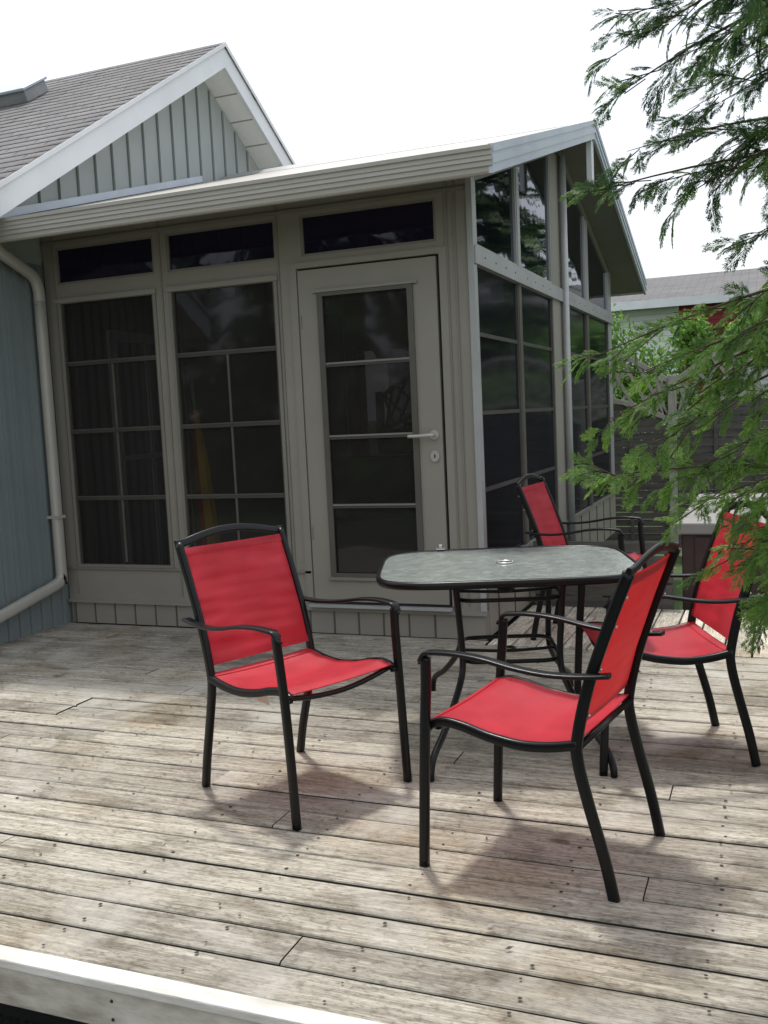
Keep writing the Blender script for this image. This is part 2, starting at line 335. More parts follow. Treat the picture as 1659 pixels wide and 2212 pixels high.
d=MB()
for i in range(90):
    cx=random.uniform(-2.8,1.5); cy=random.uniform(-3.5,-.3); a=random.uniform(0,6.28); l=random.uniform(.005,.014); w=l*random.uniform(.2,.4)
    ca,sa=math.cos(a),math.sin(a)
    d.poly([(cx+ca*u-sa*v,cy+sa*u+ca*v,.005+random.uniform(0,.004)) for u,v in [(-l,0),(0,-w),(l,0),(0,w)]],random.choice([M['bark'],M['cush'],M['bark'],M['leaf']]))
o=d.obj('fallen_leaves'); o['kind']='stuff'

# ------------------------------------------------------------------ house
A=-3.05; HX=-2.78; YH=2.19; ZH=4.60; S=.61; YF=-1.25; YB=5.63; EO=.4
H=thing('house',(-6,2.19,-.45),'blue grey board and batten house with shingled gable roof','house')
hb=(-6,2.19,-.45)
def zr(y): return ZH-S*abs(y-YH)
w=MB()
zu=.188
prof=[(YF,-.45),(YB,-.45),(YB,zr(YB)-zu),(YH,ZH-zu),(YF,zr(YF)-zu)]
w.prism(prof,'x',-9,A,M['siding'])
yy=YF+.02
while yy<YB-.4:
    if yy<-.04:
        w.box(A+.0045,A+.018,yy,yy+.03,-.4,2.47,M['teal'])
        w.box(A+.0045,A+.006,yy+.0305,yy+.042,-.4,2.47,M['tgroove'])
    elif yy>0:
        w.box(A,A+.018,yy,yy+.032,2.5,min(zr(yy),zr(yy+.03))-zu-.02,M['siding'])
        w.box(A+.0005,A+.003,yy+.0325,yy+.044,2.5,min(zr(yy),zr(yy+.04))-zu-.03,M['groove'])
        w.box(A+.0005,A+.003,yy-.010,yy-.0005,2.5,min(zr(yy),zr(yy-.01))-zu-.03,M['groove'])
    yy+=.105 if yy<-.06 else .21
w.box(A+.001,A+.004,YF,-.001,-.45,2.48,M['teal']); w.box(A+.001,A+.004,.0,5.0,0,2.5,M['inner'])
w.obj('wall',hb,H)
r=MB()
for sgn in (-1,1):
    ye=YF-EO if sgn<0 else YB+EO
    ze=zr(ye); ln=math.hypot(ye-YH,ZH-ze)
    top=[(-9.4,YH,ZH),(HX+.015,YH,ZH),(HX+.015,ye,ze),(-9.4,ye,ze)]
    uv=[(0,0),(9.4+HX,0),(9.4+HX,ln),(0,ln)]
    p=[Vector(q) for q in top]; n=(p[1]-p[0]).cross(p[2]-p[1])
    if n.z<0: top=top[::-1]; uv=uv[::-1]
    r.poly(top,M['shingle'],uv=uv)
    t=.035
    r.prism([(YH,ZH-.002),(ye,ze-.002),(ye,ze-t),(YH,ZH-t)],'x',-9.4,HX+.015,M['shingle'])
    k=.125
    while k<ln-.05:
        yy_=YH+sgn*k*math.cos(math.atan(S)); zz_=ZH-k*math.sin(math.atan(S))
        r.prism([(yy_,zz_),(yy_,zz_+.0045),(yy_-sgn*.05,zz_+.05*S+.001),(yy_-sgn*.05,zz_+.05*S)],'x',-9.4,HX+.013,M['shingle'])
        k+=.125
r.obj('roof',hb,H)
r=MB()
for sgn in (-1,1):
    ye=YF-EO if sgn<0 else YB+EO
    f=.17
    r.prism([(YH,ZH-.036),(ye,zr(ye)-.036),(ye,zr(ye)-.036-f),(YH,ZH-.036-f)],'x',HX-.03,HX,M['white'])
    r.prism([(YH,ZH-.0),(ye,zr(ye)),(ye,zr(ye)-.035),(YH,ZH-.035)],'x',HX+.0155,HX+.02,M['white'])
r.obj('rake_fascia',hb,H)
r=MB()
for sgn in (-1,1):
    ye=YF-EO if sgn<0 else YB+EO; o_=-.19
    ln=math.hypot(ye-YH,ZH-zr(ye))
    pts=[(A-.0,YH,ZH+o_),(HX-.031,YH,ZH+o_),(HX-.031,ye,zr(ye)+o_),(A-.0,ye,zr(ye)+o_)]
    r.poly(pts,M['soffit'],uv=[(0,.1),(0,.4),(ln,.4),(ln,.1)])
r.obj('soffit',hb,H)
r=MB(); vx,vy=-4.44,1.56; sl=math.atan(S)
def onroof(u,v,h):
    return (vx+u, vy+v*math.cos(sl)-h*math.sin(sl), zr(vy)+v*math.sin(sl)+h*math.cos(sl))
def rbox(u0,u1,v0,v1,h0,h1,mat):
    b=len(r.v); c=[(u0,v0,h0),(u1,v0,h0),(u1,v1,h0),(u0,v1,h0),(u0,v0,h1),(u1,v0,h1),(u1,v1,h1),(u0,v1,h1)]
    r.v+=[onroof(*q) for q in c]; r.rnd+=[0]*8
    for q in [(0,3,2,1),(4,5,6,7),(0,1,5,4),(1,2,6,5),(2,3,7,6),(3,0,4,7)]:
        r.f.append(tuple(b+i for i in q)); r.m.append(r.mi(mat)); r.smooth.append(False)
rbox(-.40,.18,-.16,.16,0,.095,M['ventc']); rbox(-.42,.20,-.18,.18,.096,.12,M['rake'])
r.obj('roof_vent',hb,H,bevel=.006)
PS=(3.57-2.66)/(2.55+.59)
def pz(y): return 2.66+PS*(y+.59) if y<2.55 else 3.57-PS*(y-2.55)
r=MB(); r.prism([(-.55,pz(-.55)+.006),(2.1,pz(2.1)+.006),(2.1,pz(2.1)+.06),(-.55,pz(-.55)+.06)],'x',A+.019,A+.032,M['rake'])
r.obj('flashing',hb,H)
r=MB()
r.sweep([(-2.96,-.50,2.55),(-2.96,-.48,2.50),(-2.96,-.34,2.44),(-2.975,-.18,2.38),(-2.98,-.13,2.30),(-2.98,-.125,2.2)],rrect(.075,.06,.35),M['gutter'],up=(1,0,0))
r.sweep([(-2.98,-.125,2.22),(-2.98,-.125,.46),(-2.98,-.13,.36),(-2.98,-.17,.31),(-2.98,-.45,.25),(-2.98,-1.1,.12)],rrect(.075,.06,.35),M['gutter'],up=(1,0,0),sub=5)
r.box(-3.03,-2.94,-.165,-.085,.755,.775,M['gutter'])
r.obj('downspout',hb,H)

# ------------------------------------------------------------------ porch
W=5.1; RY=2.55; OY=.59; OX=.29
Pb=(-1.5,2.55,0)
P=thing('screened_porch',Pb,'taupe framed sunroom porch with dark windows beside the wooden deck','porch')
w=MB(); t=M['taupe']; D=.10
w.box(A+.02,-2.93,0,D,.17,2.72,t); w.box(-2.14,-2.04,0,D,.17,2.72,t); w.box(-1.25,-1.108,0,D,.17,2.72,t); w.box(-.196,-.02,0,D,.17,2.72,t)
for a,b in ((-2.93,-2.14),(-2.04,-1.25)):
    w.box(a,b,0,D,.17,.398,t); w.box(a,b,0,D,2.227,2.336,t); w.box(a,b,0,D,2.58,2.72,t)
w.box(-1.108,-.196,0,D,2.262,2.336,t); w.box(-1.108,-.196,0,D,2.58,2.72,t); w.box(-1.108,-.196,0,D,.17,.2,t)
w.obj('front_wall',Pb,P)
w=MB()
for xx in (-2.945,-2.09,-1.235,-.145,-.095):
    w.box(xx-.006,xx+.006,-.008,-.001,.21,2.70,M['taupe2'])
w.box(A+.02,-1.12,-.012,-.001,.385,.40,M['taupe2']); w.box(A+.02,-.03,-.014,-.001,2.60,2.62,M['taupe2'])
random.seed(3)
for zz in np.arange(.45,2.5,.62):
    for xx in (-1.19,-.06):
        w.box(xx-.003,xx+.003,-.003,-.0005,zz-.003,zz+.003,M['taupe2'])
w.obj('trim_strip',Pb,P)
w=MB(); w.box(A+.02,-.0,.01,.09,.002,.165,M['taupe2']); w.box(A+.02,.012,-.018,.012,.150,.172,M['taupe'])
xx=A+.06
while xx<-.02: w.box(xx,xx+.010,-.002,.009,.004,.149,M['bronze']); w.box(xx+.010,min(xx+.165,-.001),.002,.009,.004,.149,M['taupe']); xx+=.167
w.obj('skirting',Pb,P)
w=MB(); w.box(-.09,0,.1,W,.002,.42,M['taupe'])
w.box(0,.012,.0,W,.40,.425,M['taupe2'])
for yy in np.arange(.3,W,.4): w.box(.0,.006,yy,yy+.012,.01,.395,M['bronze'])
w.obj('side_base_wall',Pb,P)
w=MB(); s=M['taupe2']; al=M['alum']
ul=.125
w.prism([(.0,.425),(.10,.425),(.10,pz(.10)-ul),(.0,pz(0)-ul)],'x',-.019,0,al)
cols=[(.10,1.09),(1.16,2.18),(2.62,3.66),(3.76,4.90)]
for a,b in ((1.09,1.16),(3.66,3.76)):
    w.box(-.06,.0,a,b,.425,2.19,M['bronze']); w.box(-.06,.004,a,b,2.29,min(pz(a),pz(b))-ul-.06,al)
w.box(-.08,.0,2.18,2.62,.425,3.33,t); w.box(-.08,.0,4.90,5.1,.425,2.72,al)
w.box(-.06,.022,.004,W,2.19,2.29,al)
for a,b in cols:
    for yy in np.arange(a+.1,b,.24): w.box(.022,.025,yy-.005,yy+.005,2.235,2.245,M['bronze'])
for a,b in ((0.004,2.55),(2.55,5.1)):
    w.prism([(a,pz(a)-ul),(b,pz(b)-ul),(b,pz(b)-ul-.07),(a,pz(a)-ul-.07)],'x',-.0605,-.001,s)
w.obj('side_frame',Pb,P)
w=MB(); w.sweep([(.035,2.50,.0),(.035,2.50,3.33)],circ(.03,12),M['alum'],up=(1,0,0),sub=1); w.obj('side_post',Pb,P)
w=MB(); w.box(-.02,.014,-.014,-.0005,.175,2.70,al); w.box(.0005,.014,.0005,.045,.43,2.185,al); w.box(.0005,.014,.0005,.045,2.295,2.60,al); w.obj('corner_trim',Pb,P)
w=MB(); w.box(A+.02,-.1,W-.1,W,0,.9,t); w.box(A+.02,-.1,W-.1,W,2.1,2.72,t)
bx=(A+.02,-2.1,-1.2,-.3)
for xx in bx: w.box(xx,xx+.15,W-.1,W,.9,2.1,t)
w.obj('back_wall',Pb,P)
for xx in bx[:-1]:
    w=MB(); x0_,x1_=xx+.15,bx[bx.index(xx)+1]; w.poly([(x0_,W-.05,.9),(x1_,W-.05,.9),(x1_,W-.05,2.1),(x0_,W-.05,2.1)],M['screenglass']); w.obj('back_glass',Pb,P)
w=MB(); w.box(A+.019,-.1,.1,W-.1,0.006,.03,M['floor']); w.obj('floor',Pb,P)
# white cased inner doorway on the house wall, seen through the glass
w=MB(); q_=M['innerw']
w.box(A+.02,A+.05,.62,.70,.03,2.08,q_); w.box(A+.02,A+.05,1.50,1.58,.03,2.08,q_); w.box(A+.02,A+.05,.701,1.499,2.0,2.08,q_)
w.box(A+.02,A+.035,1.08,1.12,.03,1.999,q_); w.box(A+.02,A+.034,.701,1.079,1.1,1.14,q_); w.box(A+.02,A+.034,1.121,1.499,1.1,1.14,q_)
w.obj('inner_door_casing',Pb,P)

def fwindow(x0,x1,z0,z1,rails,mull):
    wn=MB(); f=.022; m=M['taupe2']
    wn.box(x0,x0+f,-.012,.03,z0,z1,m); wn.box(x1-f,x1,-.012,.03,z0,z1,m)
    wn.box(x0+f,x1-f,-.012,.03,z0,z0+f,m); wn.box(x0+f,x1-f,-.012,.03,z1-f,z1,m)
    wn.box(x0-.01,x1+.01,-.022,-.0125,z1-.018,z1+.012,M['taupe'])
    wn.box(x0+f,x0+f+.012,-.004,.03,z0+f,z1-f,M['mull']); wn.box(x1-f-.012,x1-f,-.004,.03,z0+f,z1-f,M['mull'])
    o=wn.obj('window',Pb,P)
    fr=MB()
    for rz in rails:
        fr.box(x0+f+.012,x1-f-.012,-.002,.018,rz-.015,rz+.015,M['mull']); fr.box(x0+f+.012,x1-f-.012,-.006,-.0025,rz+.006,rz+.013,M['bronze'])
    if mull:
        xm=(x0+x1)/2+.01; zz=[z0+f]+sorted(rails)
        for a,b in zip(zz[:-1],zz[1:]): fr.box(xm-.007,xm+.007,.001,.010,a+.016,b-.016,M['bronze'])
    if fr.v: fr.obj('rail',Pb,o)
    gl=MB(); gl.poly([(x0+f,.012,z0+f),(x1-f,.012,z0+f),(x1-f,.012,z1-f),(x0+f,.012,z1-f)],M['glass']); gl.obj('glass',Pb,o)
fwindow(-2.93,-2.14,.398,2.227,[1.80,1.34,.88],1)
fwindow(-2.04,-1.25,.398,2.227,[1.80,1.34,.88],1)
for a,b in ((-2.93,-2.14),(-2.04,-1.25),(-1.075,-.21)):
    fr=MB(); f=.014; z0,z1=2.336,2.58
    if a>-1.1: fr.box(-1.108,a,0,D,z0,z1,t); fr.box(b,-.196,0,D,z0,z1,t)
    fr.box(a,a+f,.006,.03,z0,z1,s); fr.box(b-f,b,.006,.03,z0,z1,s); fr.box(a+f,b-f,.006,.03,z0,z0+f,s); fr.box(a+f,b-f,.006,.03,z1-f,z1,s)
    o=fr.obj('transom_window',Pb,P)
    gl=MB(); gl.poly([(a+f,.02,z0+f),(b-f,.02,z0+f),(b-f,.02,z1-f),(a+f,.02,z1-f)],M['transom']); gl.obj('glass',Pb,o)
for i,(a,b) in enumerate(cols):
    o=MB(); f=.02
    o.box(-.05,-.004,a,a+f,.425,2.19,M['bronze']); o.box(-.05,-.004,b-f,b,.425,2.19,M['bronze'])
    for rz in (1.80,1.34,.88): o.box(-.03,-.012,a+f,b-f,rz-.012,rz+.012,M['mull'])
    w_=o.obj('side_window',Pb,P)
    gl=MB(); gl.poly([(-.02,a+f,.425),(-.02,b-f,.425),(-.02,b-f,2.19),(-.02,a+f,2.19)],M['screenglass']); gl.obj('glass',Pb,w_)
    za,zb=pz(a)-ul-.07,pz(b)-ul-.07
    o=MB(); 
    for q in (a,b-.025): 
        o.prism([(q,2.29),(q+.025,2.29),(q+.025,pz(q+.025)-ul-.071),(q,pz(q)-ul-.071)],'x',-.03,-.002,al)
    o.box(-.03,-.002,a+.025,b-.025,2.29,2.315,al)
    w_=o.obj('gable_window',Pb,P)
    gl=MB(); gl.poly([(-.02,a+.02,2.3),(-.02,b-.02,2.3),(-.02,b-.02,zb),(-.02,a+.02,za)],M['sideglass']); gl.obj('glass',Pb,w_)
# door
dx0,dx1,dz0,dz1=-1.100,-.214,.212,2.250; gx0,gx1,gz0,gz1=-.963,-.37,.369,2.108
dr=MB(); y0,y1=-.016,.03
dr.box(dx0,gx0,y0,y1,dz0,dz1,t); dr.box(gx1,dx1,y0,y1,dz0,dz1,t); dr.box(gx0,gx1,y0,y1,dz0,gz0,t); dr.box(gx0,gx1,y0,y1,gz1,dz1,t)
dr.box(dx0+.002,dx0+.012,y0-.006,y0-.0005,.6,.68,M['taupe2']); dr.box(dx0+.002,dx0+.012,y0-.006,y0-.0005,1.9,1.98,M['taupe2'])
door=dr.obj('door',Pb,P)
dr=MB()
dr.box(-1.108,-1.1005,.01,.09,.2,2.262,M['dark']); dr.box(-.2135,-.1965,.02,.09,.2,2.262,M['dark']); dr.box(-1.1,-.2135,.02,.09,2.2505,2.2615,M['dark'])
dr.box(-.1955,-.150,-.012,-.001,.2,2.3,M['taupe']); dr.box(-1.16,-1.112,-.012,-.001,.2,2.3,M['taupe']); dr.box(-1.112,-.1955,-.012,-.001,2.264,2.30,M['taupe'])
dr.obj('door_frame',Pb,P)
dr=MB(); f=.024
dr.box(gx0-.012,gx0+f,-.03,y0-.0005,gz0,gz1,M['bronze']); dr.box(gx1-f,gx1+.012,-.03,y0-.0005,gz0,gz1,M['bronze'])
dr.box(gx0+f,gx1-f,-.03,y0-.0005,gz0,gz0+f,M['bronze']); dr.box(gx0+f,gx1-f,-.03,y0-.0005,gz1-f,gz1,M['bronze'])
dr.box(gx0-.04,gx1+.04,-.036,-.017,gz1+.0005,gz1+.016,M['taupe']); dr.box(gx0-.03,gx1+.03,-.034,-.017,gz0-.02,gz0-.001,M['taupe2'])
for rz in (1.673,1.233,.81): dr.box(gx0+f,gx1-f,-.022,.0,rz-.014,rz+.014,M['mull']); dr.box(gx0+f,gx1-f,-.026,-.0225,rz+.002,rz+.012,M['taupe2'])
dr.obj('glazing_frame',Pb,door)
dr=MB(); dr.poly([(gx0,-.008,gz0),(gx1,-.008,gz0),(gx1,-.008,gz1),(gx0,-.008,gz1)],M['glass']); dr.obj('glass',Pb,door)
dr=MB(); hx=-.262
dr.prism([(hx+.028*math.cos(a),1.225+.028*math.sin(a)) for a in np.linspace(0,2*math.pi,17)[:-1]],'y',-.026,-.0165,M['handle'])
dr.sweep([(hx,-.02,1.225),(hx,-.055,1.225),(hx-.02,-.068,1.225),(hx-.08,-.068,1.222),(hx-.15,-.066,1.222)],circ(.011,8),M['handle'],up=(0,0,1))
dr.obj('handle',Pb,door)
dr=MB(); dr.prism([(hx+.026*math.cos(a),1.10+.034*math.sin(a)) for a in np.linspace(0,2*math.pi,17)[:-1]],'y',-.028,-.0165,M['handle']); dr.box(hx-.004,hx+.004,-.030,-.0285,1.09,1.11,M['dark'])
dr.obj('lock',Pb,door)
dr=MB(); dr.box(-1.13,-.19,-.05,-.0185,.178,.196,M['alum']); dr.box(-1.108,-.196,-.018,.03,.198,.208,M['dark']); dr.obj('threshold',Pb,P)  # dark strip above the sill is a painted shadow

r=MB()
xa,xb=A+.033,OX-.02
r.prism([(-OY+.06,pz(-OY+.06)),(RY,3.57),(W+OY-.06,pz(W+OY-.06)),(W+OY-.06,pz(W+OY-.06)-.02),(RY,3.55),(-OY+.06,pz(-OY+.06)-.02)],'x',xa,xb,M['gutter'])
r.prism([(-OY+.06,pz(-OY+.06)-.021),(RY,3.549),(W+OY-.06,pz(W+OY-.06)-.021),(W+OY-.06,pz(W+OY-.06)-.12),(RY,3.45),(-OY+.06,pz(-OY+.06)-.12)],'x',xa,xb,M['dsoffit'])
r.obj('roof',Pb,P)
r=MB()
r.prism([(RY-.13,pz(RY-.13)+.002),(RY,3.60),(RY+.13,pz(RY+.13)+.002)],'x',xa,OX+.002,M['alum'])
r.obj('ridge_cap',Pb,P)
r=MB(); G=M['gutter']
y=-OY
prof=[(y+.055,2.65),(y+.01,2.668),(y-.004,2.668),(y-.004,2.648),(y+.006,2.645),(y+.004,2.622),(y+.010,2.619),(y+.006,2.598),(y+.014,2.595),(y+.012,2.572),(y+.022,2.566),(y+.022,2.545),(y+.03,2.535),(y+.055,2.535)]
r.prism(prof,'x',A+.033,OX,G)
r.obj('gutter',Pb,P)
r=MB()
for a,b in ((-OY+.02,RY),(RY,W+OY)):
    for k,(o0,o1,th) in enumerate([(.012,-.028,.012),(-.028,-.055,.004),(-.055,-.085,.009),(-.085,-.132,.002)]):
        r.prism([(a,pz(a)+o0),(b,pz(b)+o0),(b,pz(b)+o1),(a,pz(a)+o1)],'x',OX-.018,OX+th,M['rake'])
r.obj('rake_fascia',Pb,P)
r=MB(); r.box(OX-.06,OX-.02,RY-.05,RY+.05,3.10,3.43,M['white']); r.obj('ridge_bracket',Pb,P)
r=MB(); y=W+OY; r.box(A+.04,OX,y-.059,y,2.54,2.65,G); r.obj('rear_gutter',Pb,P)

# things inside the porch
ub=(-2.05,.24,.03)
U=thing('beach_umbrella',ub,'closed red and yellow cloth umbrella leaning inside the porch','umbrella')
u=MB(); u.sweep([(-1.96,.24,.03),(-2.07,.24,1.65)],circ(.012,8),M['white'],sub=1); u.obj('pole',ub,U)
u=MB(); 
for k in range(8):
    a0=k*math.pi/4+.2;a1=a0+math.pi/4
    mt=M['yellow'] if k in (6,7,0) else M['redcloth']
    def q(a,r_,z): return (-1.96-.11*(z/1.6)+r_*math.cos(a),.24+r_*math.sin(a),z)
    for (ra,za,rb,zb) in ((.07,.45,.06,1.0),(.06,1.0,.025,1.45)):
        u.poly([q(a0,ra,za),q(a1,ra,za),q(a1,rb,zb),q(a0,rb,zb)],mt)
u.obj('canopy',ub,U)
Sf=thing('wicker_sofa',(-2.2,3.2,.03),'dark wicker sofa with pale cushions inside the porch','sofa')
sb=(-2.2,3.2,.03)
u=MB(); u.box(-2.9,-1.4,2.9,3.7,.1,.4,M['sofa']); u.box(-2.9,-1.4,3.55,3.7,.401,.95,M['sofa']); u.box(-2.9,-2.78,2.9,3.549,.401,.65,M['sofa']); u.box(-1.52,-1.4,2.9,3.549,.401,.65,M['sofa']); u.obj('frame',sb,Sf,bevel=.02)
for a,b in ((-2.77,-2.16),(-2.14,-1.53)):
    u=MB(); u.box(a,b,2.92,3.53,.402,.52,M['cush']); u.obj('cushion',sb,Sf,bevel=.03)

# ------------------------------------------------------------------ chairs
def build_chair(name,loc,ang,label):
    root=thing(name,(0,0,0),label,'chair','red sling patio chairs around the table')
    fr=MB(); bk=M['black']
    for sy in (-1,1):
        fr.sweep([(-.287,sy*.232,0),(-.262,sy*.234,.12),(-.222,sy*.238,.27),(-.197,sy*.24,.38),(-.197,sy*.24,.45),(-.232,sy*.24,.60),(-.292,sy*.24,.77),(-.350,sy*.24,.915)],rrect(.024,.032,.3),bk,up=(1,0,0))
        fr.sweep([(.285,sy*.268,0),(.275,sy*.268,.2),(.262,sy*.270,.42),(.250,sy*.274,.56),(.245,sy*.279,.646)],rrect(.024,.030,.3),bk,up=(1,0,0))
        for (x_,z_) in ((-.214,.52),(-.25,.65),(-.295,.77),(-.325,.85)):
            fr.sweep([(x_-.014,sy*.24,z_),(x_-.021,sy*.24,z_-.003)],circ(.004,8),M['metal'],up=(0,1,0),sub=1)
    fr_o=fr.obj('frame',(0,0,0),root)
    for sy in (-1,1):
        ar=MB()
        ar.sweep([(.254,sy*.279,.625),(.253,sy*.280,.645),(.243,sy*.281,.659),(.22,sy*.283,.664),(.15,sy*.286,.667),(.06,sy*.287,.660),(-.04,sy*.287,.642),(-.13,sy*.282,.632),(-.22,sy*.270,.632),(-.30,sy*.262,.640)],rrect(.036,.012,.4),bk)
        ar.obj('arm',(0,0,0),root)
    sr=MB()
    rail=[(-.20,.432),(-.12,.415),(-.03,.408),(.07,.420),(.15,.440),(.215,.447),(.262,.432)]
    for sy in (-1,1):
        sr.sweep([(x_,sy*.243,z_) for x_,z_ in rail],rrect(.022,.028,.3),bk)
        sr.sweep([(.258,sy*.238,.424),(.258,sy*.27,.424)],rrect(.016,.016,.35),bk,sub=1)
    sr.sweep([(.235,-.24,.428),(.235,-.12,.408),(.235,0,.400),(.235,.12,.408),(.235,.24,.428)],circ(.010,8),bk)
    sr.sweep([(-.20,-.24,.425),(-.20,.24,.425)],circ(.010,8),bk,sub=1)
    sr.obj('seat_rail',(0,0,0),root)
    tp=MB()
    tp.sweep([(-.350,-.252,.915),(-.352,-.21,.917),(-.356,-.14,.932),(-.360,-.06,.944),(-.361,0,.946),(-.360,.06,.944),(-.356,.14,.932),(-.352,.21,.917),(-.350,.252,.915)],rrect(.030,.014,.4),bk,up=(1,0,.4))
    tp.obj('top_rail',(0,0,0),root)
    def sheet(name,curve,hw,sag):
        m=MB(); nx,ny=len(curve),14
        vs=[]
        for i,(x_,z_,nx_,nz_) in enumerate(curve):
            for j in range(ny+1):
                t_=-1+2*j/ny; sg=sag*(1-t_*t_)*math.sin(math.pi*(.1+.8*i/(nx-1)))
                vs.append((x_+nx_*sg,t_*hw,z_+nz_*sg))
        m.v=vs; m.rnd=[0]*len(vs); mi=m.mi(M['fabric'])
        for i in range(nx-1):
            for j in range(ny):
                m.f.append((i*(ny+1)+j,(i+1)*(ny+1)+j,(i+1)*(ny+1)+j+1,i*(ny+1)+j+1)); m.m.append(mi); m.smooth.append(True)
        for row,dn in ((0,1),(nx-1,-1)):
            for k in range(ny):
                a0=vs[row*(ny+1)+k]; a1=vs[row*(ny+1)+k+1]; r2=row+dn; b0=vs[r2*(ny+1)+k]; b1=vs[r2*(ny+1)+k+1]
                off=curve[row][2]*-.003,curve[row][3]*-.003
                m.poly([(p[0]+off[0],p[1],p[2]+off[1]) for p in (a0,a1,b1,b0)],M['fabric'],smooth=True)
        return m.obj(name,(0,0,0),root)
    def interp(pts,n):
        o=[]; xs=np.linspace(0,len(pts)-1,n)
        for s_ in xs: 
            o.append((np.interp(s_,range(len(pts)),[p[0] for p in pts]),np.interp(s_,range(len(pts)),[p[1] for p in pts])))
        return o
    sheet('seat',[(a,b+.012,0,-1) for a,b in interp(rail,19)],.236,.016)
    back=[(-.199,.475),(-.232,.60),(-.292,.77),(-.342,.897)]
    sheet('backrest',[(a+.006,b,-.95,-.25) for a,b in interp(back,16)],.233,.022)
    root.location=loc; root.rotation_euler=(0,0,math.radians(ang))
    return root
CH=build_chair('patio_chair',(-.045,-2.33,0),-23,'red sling patio chair with black frame standing apart on the deck')
def copy_thing(root,loc,ang,label):
    n=root.copy(); COL.objects.link(n); n.location=loc; n.rotation_euler=(0,0,math.radians(ang)); n['label']=label
    for c in root.children:
        k=c.copy(); k.parent=n; COL.objects.link(k)
    return n
copy_thing(CH,(.93,-2.595,0),171,'red sling patio chair with black frame facing the glass table')
copy_thing(CH,(1.17,-1.60,0),201,'red sling patio chair partly behind hanging cedar branches')
copy_thing(CH,(.57,.28,0),-4,'red sling patio chair standing beside the porch side wall')
tg=MB(); tg.poly([(.02,.10,.40),(.09,.10,.398),(.09,.112,.34),(.02,.11,.345)],M['plastic']); o=tg.obj('care_tag',(0,0,0),CH)
o.location=(-.08,-.25,0)

# ------------------------------------------------------------------ table
tc=(.535,-1.505); ta=math.radians(18.5)
T=thing('patio_table',(tc[0],tc[1],0),'pebbled glass patio table with black metal rim and legs','table'); T.rotation_euler=(0,0,ta)
def se(a,b,n=96,p=5.0):
    o=[]
    for i in range(n):
        t_=2*math.pi*i/n; c,s_=math.cos(t_),math.sin(t_)
        o.append((a*math.copysign(abs(c)**(2/p),c),b*math.copysign(abs(s_)**(2/p),s_)))
    return o
a_,b_=.53,.445
tb=MB(); n=96; rings=[(a_-.016,b_-.016,.712),(a_-.008,b_-.008,.717),(a_,b_,.712),(a_+.003,b_+.003,.70),(a_-.002,b_-.002,.686),(a_-.016,b_-.016,.684)]
for (aa,bb,zz) in rings:
    tb.v+=[(p[0],p[1],zz) for p in se(aa,bb)]; tb.rnd+=[0]*n
mi=tb.mi(M['black']); K=len(rings)
for i in range(K):
    for j in range(n):
        i2=(i+1)%K; tb.f.append((i*n+j,i2*n+j,i2*n+(j+1)%n,i*n+(j+1)%n)); tb.m.append(mi); tb.smooth.append(True)
tb.obj('rim',(0,0,0),T)
tb=MB(); o_=se(a_-.014,b_-.014); tb.prism(o_,'z',.706,.7115,M['tglass']); tb.obj('table_top',(0,0,0),T)
tb=MB(); 
tb.sweep([(.034*math.cos(t_),.034*math.sin(t_),.715) for t_ in np.linspace(0,2*math.pi,25)],circ(.004,6),M['metal'],sub=1)
tb.prism([(.024*math.cos(t_),.024*math.sin(t_)) for t_ in np.linspace(0,2*math.pi,25)[:-1]],'z',.712,.714,M['black'])
tb.obj('umbrella_ring',(0,0,0),T)
tl=circ(.0135,10)
for su in (-1,1):
    for sv in (-1,1):
        lg=MB()
        lg.sweep([(su*.215,sv*.235,.69),(su*.205,sv*.225,.55),(su*.195,sv*.215,.36),(su*.21,sv*.26,.27),(su*.27,sv*.42,.15),(su*.318,sv*.545,.085),(su*.332,sv*.585,.04),(su*.335,sv*.59,0)],tl,M['black'],up=(0,1,0))
        lg.obj('leg',(0,0,0),T)
for zz,rx,ry in ((.60,.215,.235),(.345,.20,.22)):
    rg=MB(); pp=se(rx,ry,40,6); rg.sweep([(p[0],p[1],zz) for p in pp+pp[:1]],circ(.009,8),M['black'],sub=1)
    rg.sweep([(-rx,0,zz),(0,.0,zz-.01),(rx,0,zz)],circ(.007,8),M['black'])
    rg.sweep([(.03*math.cos(t_),.03*math.sin(t_),zz) for t_ in np.linspace(0,2*math.pi,17)],circ(.006,6),M['black'],sub=1)
    rg.obj('brace_ring',(0,0,0),T)
tb=MB(); cxl,cyl=-.27,.442
tb.box(cxl-.02,cxl+.02,cyl-.03,cyl+.012,.719,.724,M['metal']); tb.box(cxl-.02,cxl+.02,cyl+.0125,cyl+.017,.67,.724,M['metal'])
tb.sweep([(cxl,cyl-.01,.724),(cxl,cyl-.01,.742)],circ(.008,8),M['metal'],up=(1,0,0),sub=1); tb.obj('clip',(0,0,0),T)

